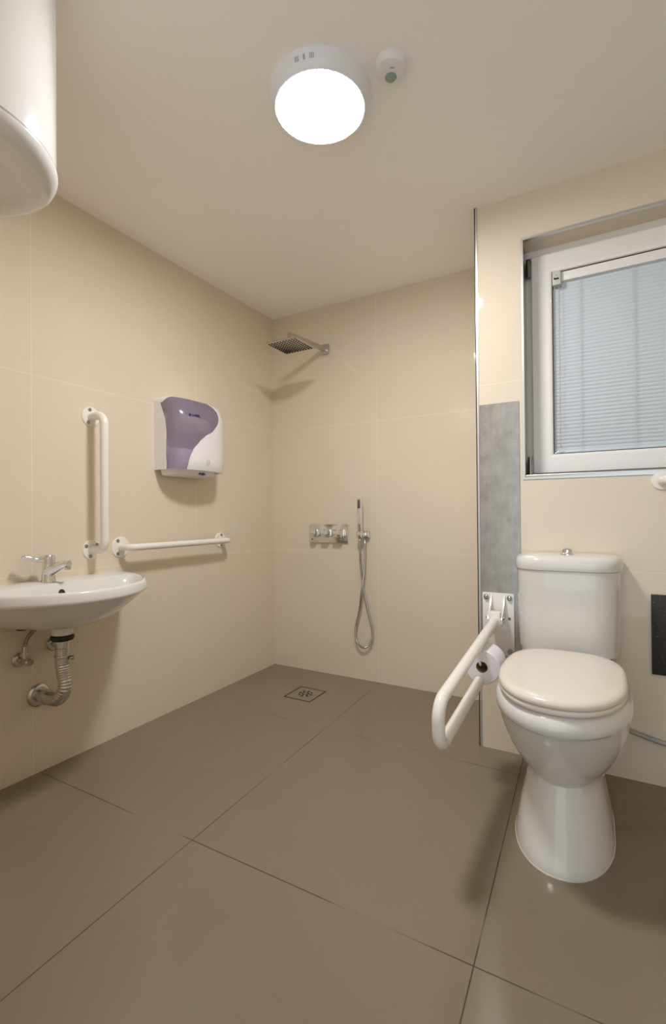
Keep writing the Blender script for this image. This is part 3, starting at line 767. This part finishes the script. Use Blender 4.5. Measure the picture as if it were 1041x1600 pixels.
def cist(hw, yf, z, e=3.2, n=72, yb=YW-0.004):
    out = []; ym = yb-0.03
    for i in range(n):
        t = 2*PI*i/n; c, s_ = math.cos(t), math.sin(t)
        if s_ < 0:
            x = tcx-0.004 + hw*math.copysign(abs(c)**(2/4.5), c); y = ym - (ym-yf)*abs(s_)**(2/3.0)
        else:
            x = tcx-0.004 + hw*math.copysign(abs(c)**(2/9), c); y = ym + (yb-ym)*abs(s_)**(2/6)
        out.append((x, y, z))
    return out
bm = B(); loft(bm, [cist(0.168, 2.055, 0.4985), cist(0.177, 2.043, 0.503), cist(0.181, 2.037, 0.52), cist(0.186, 2.030, 0.65), cist(0.189, 2.026, 0.79), cist(0.190, 2.024, 0.826)])
obj('cistern', bm, m_ceramic, wc, sharp=50)
bm = B(); loft(bm, [cist(0.189, 2.026, 0.8265), cist(0.193, 2.020, 0.828), cist(0.195, 2.018, 0.836), cist(0.195, 2.018, 0.856), cist(0.192, 2.022, 0.869), cist(0.185, 2.030, 0.878), cist(0.171, 2.046, 0.883), cist(0.10, 2.10, 0.886)])
obj('cistern_lid', bm, m_ceramic, wc, sharp=50)
bm = B(); lathe(bm, (tcx, 2.115, 0.8855), (0, 0, 1), [(0, 0), (0.026, 0), (0.026, 0.004), (0.023, 0.007), (0.019, 0.008), (0.0185, 0.019), (0.016, 0.022), (0.013, 0.0225), (0.012, 0.020), (0, 0.020)], 32)
obj('flush_button', bm, m_chrome, wc)

# ================================================================== STEEL BACKING SHEET + DROP-DOWN RAIL
bm = B(); box(bm, XJ+0.010, -0.319, YW-0.003, YW, 0.415, 1.540, 0.0006, 1)
tag(obj('steel_sheet', bm, m_steel, loc=(-0.41, YW, 0.415)), 'tall stained steel backing sheet on the wall beside the cistern', 'steel sheet')
px0, px1, pz0, pz1 = -0.482, -0.347, 0.424, 0.698
pcx = (px0+px1)/2
dr = thing('folding_grab_rail', 'white fold-down grab rail sticking out beside the toilet', 'grab rail', (pcx, YW, pz0))
bm = B(); box(bm, px0, px1, YW-0.010, YW-0.003, pz0, pz1, 0.002)
bp = obj('back_plate', bm, m_white, dr)
for xx in (px0+0.017, px1-0.018):
    for zz in (pz0+0.020, pz1-0.020):
        bm = B(); lathe(bm, (xx, YW-0.010, zz), (0, -1, 0), [(0, 0), (0.0125, 0), (0.0125, 0.002), (0.0085, 0.0025), (0.0085, 0.008), (0.006, 0.010), (0, 0.010)], 12); obj('bolt', bm, m_bolt, bp)
for xx in (px0+0.020, px1-0.020):
    bm = B(); disc_cyl(bm, (xx, YW-0.010, 0.588), (0, -1, 0), 0.006, 0.0012); obj('screw_hole', bm, m_screw_dark, bp)
pvy, pvz = YW-0.070, 0.600
for sx_ in (-1, 1):
    bm = B()
    xa_ = pcx + sx_*0.028
    outl = [(YW-0.010, 0.690), (YW-0.014, 0.688), (YW-0.030, 0.660), (YW-0.055, 0.630), (YW-0.082, 0.614), (YW-0.094, 0.598), (YW-0.092, 0.578), (YW-0.078, 0.566), (YW-0.055, 0.566), (YW-0.010, 0.575)]
    loft(bm, [[(xa_-0.003, y_, z_) for y_, z_ in outl], [(xa_+0.003, y_, z_) for y_, z_ in outl]])
    obj('cheek', bm, m_white, dr)
bm = B(); box(bm, pcx-0.025, pcx+0.025, pvy-0.030, pvy+0.026, 0.566, 0.628, 0.006); obj('pivot_block', bm, m_white, dr)
bm = B(); tube(bm, [(pcx-0.036, pvy, pvz), (pcx+0.036, pvy, pvz)], 0.007, 16); obj('pivot_pin', bm, m_bolt, dr)
bm = B()
tube(bm, fillet([(pcx, pvy-0.005, 0.594), (pcx, 1.328, 0.514), (pcx, 1.328, 0.382), (pcx, 1.835, 0.424)], 0.055, 12), 0.0185, 24)
obj('tube', bm, m_white, dr)
bm = B(); box(bm, pcx-0.005, pcx+0.005, 2.00, pvy-0.02, 0.545, 0.575, 0.002)
tube(bm, fillet([(pcx, 1.985, 0.570), (pcx, 1.985, 0.478), (pcx, 1.855, 0.478), (pcx, 1.845, 0.492)], 0.012, 6), 0.0045, 12)
obj('roll_hook', bm, m_white, dr)

# toilet roll
rcx, ry0, ry1, rcz, rr = -0.407, 1.846, 1.968, 0.474, 0.065
tr = thing('toilet_roll', 'white toilet paper roll hanging on the folding grab rail', 'toilet roll', (rcx, 1.9, rcz-rr))
bm = B()
def rrg(r, y): return [(rcx+r*math.cos(2*PI*k/56)*(1.0+0.02*math.cos(2*(2*PI*k/56)+0.6)), y, rcz+r*math.sin(2*PI*k/56)*(1.0+0.015*math.sin(3*2*PI*k/56))) for k in range(56)]
loft(bm, [rrg(0.0215, ry1), rrg(rr-0.003, ry1), rrg(rr, ry1-0.004), rrg(rr, ry0+0.004), rrg(rr-0.003, ry0), rrg(0.0215, ry0), rrg(0.0215, ry1)], False, False)
obj('paper', bm, m_paper, tr)
bm = B()
loft(bm, [rrg(0.0213, ry0-0.0003), rrg(0.0213, ry1), rrg(0.0195, ry1), rrg(0.0195, ry0-0.0003), rrg(0.0213, ry0-0.0003)], False, False)
obj('cardboard_core', bm, m_cardboard, tr)

# ================================================================== RIGHT OF THE TOILET
gr = thing('grab_rail', 'white rail end under the window at the right edge', 'grab rail', (0.19, YW, 1.125))
bm = B(); tube(bm, fillet([(0.194, YW-0.006, 1.17), (0.194, YW-0.075, 1.17), (0.72, YW-0.075, 1.17), (0.72, YW-0.006, 1.17)], 0.04, 10), 0.0175, 20); obj('rail', bm, m_white, gr)
for xx in (0.194, 0.72): flange_at(gr, (xx, YW, 1.17), (0, -1, 0), 0.036, ())
bm = B(); box(bm, 0.153, 0.345, YW-0.010, YW, 0.427, 0.733, 0.001)
tag(obj('dark_panel', bm, m_dplate, loc=(0.25, YW, 0.427)), 'dark speckled rectangular panel on the wall right of the toilet', 'panel')
bm = B(); tube(bm, spline([(0.02, YW-0.016, 0.215), (0.06, YW-0.012, 0.200), (0.11, YW-0.011, 0.186), (0.20, YW-0.011, 0.168), (0.40, YW-0.011, 0.150), (0.85, YW-0.011, 0.145)], 8), 0.0085, 12)
tag(obj('water_pipe', bm, m_pipe, loc=(0.4, YW, 0.15)), 'thin grey pipe along the wall right of the toilet', 'pipe')
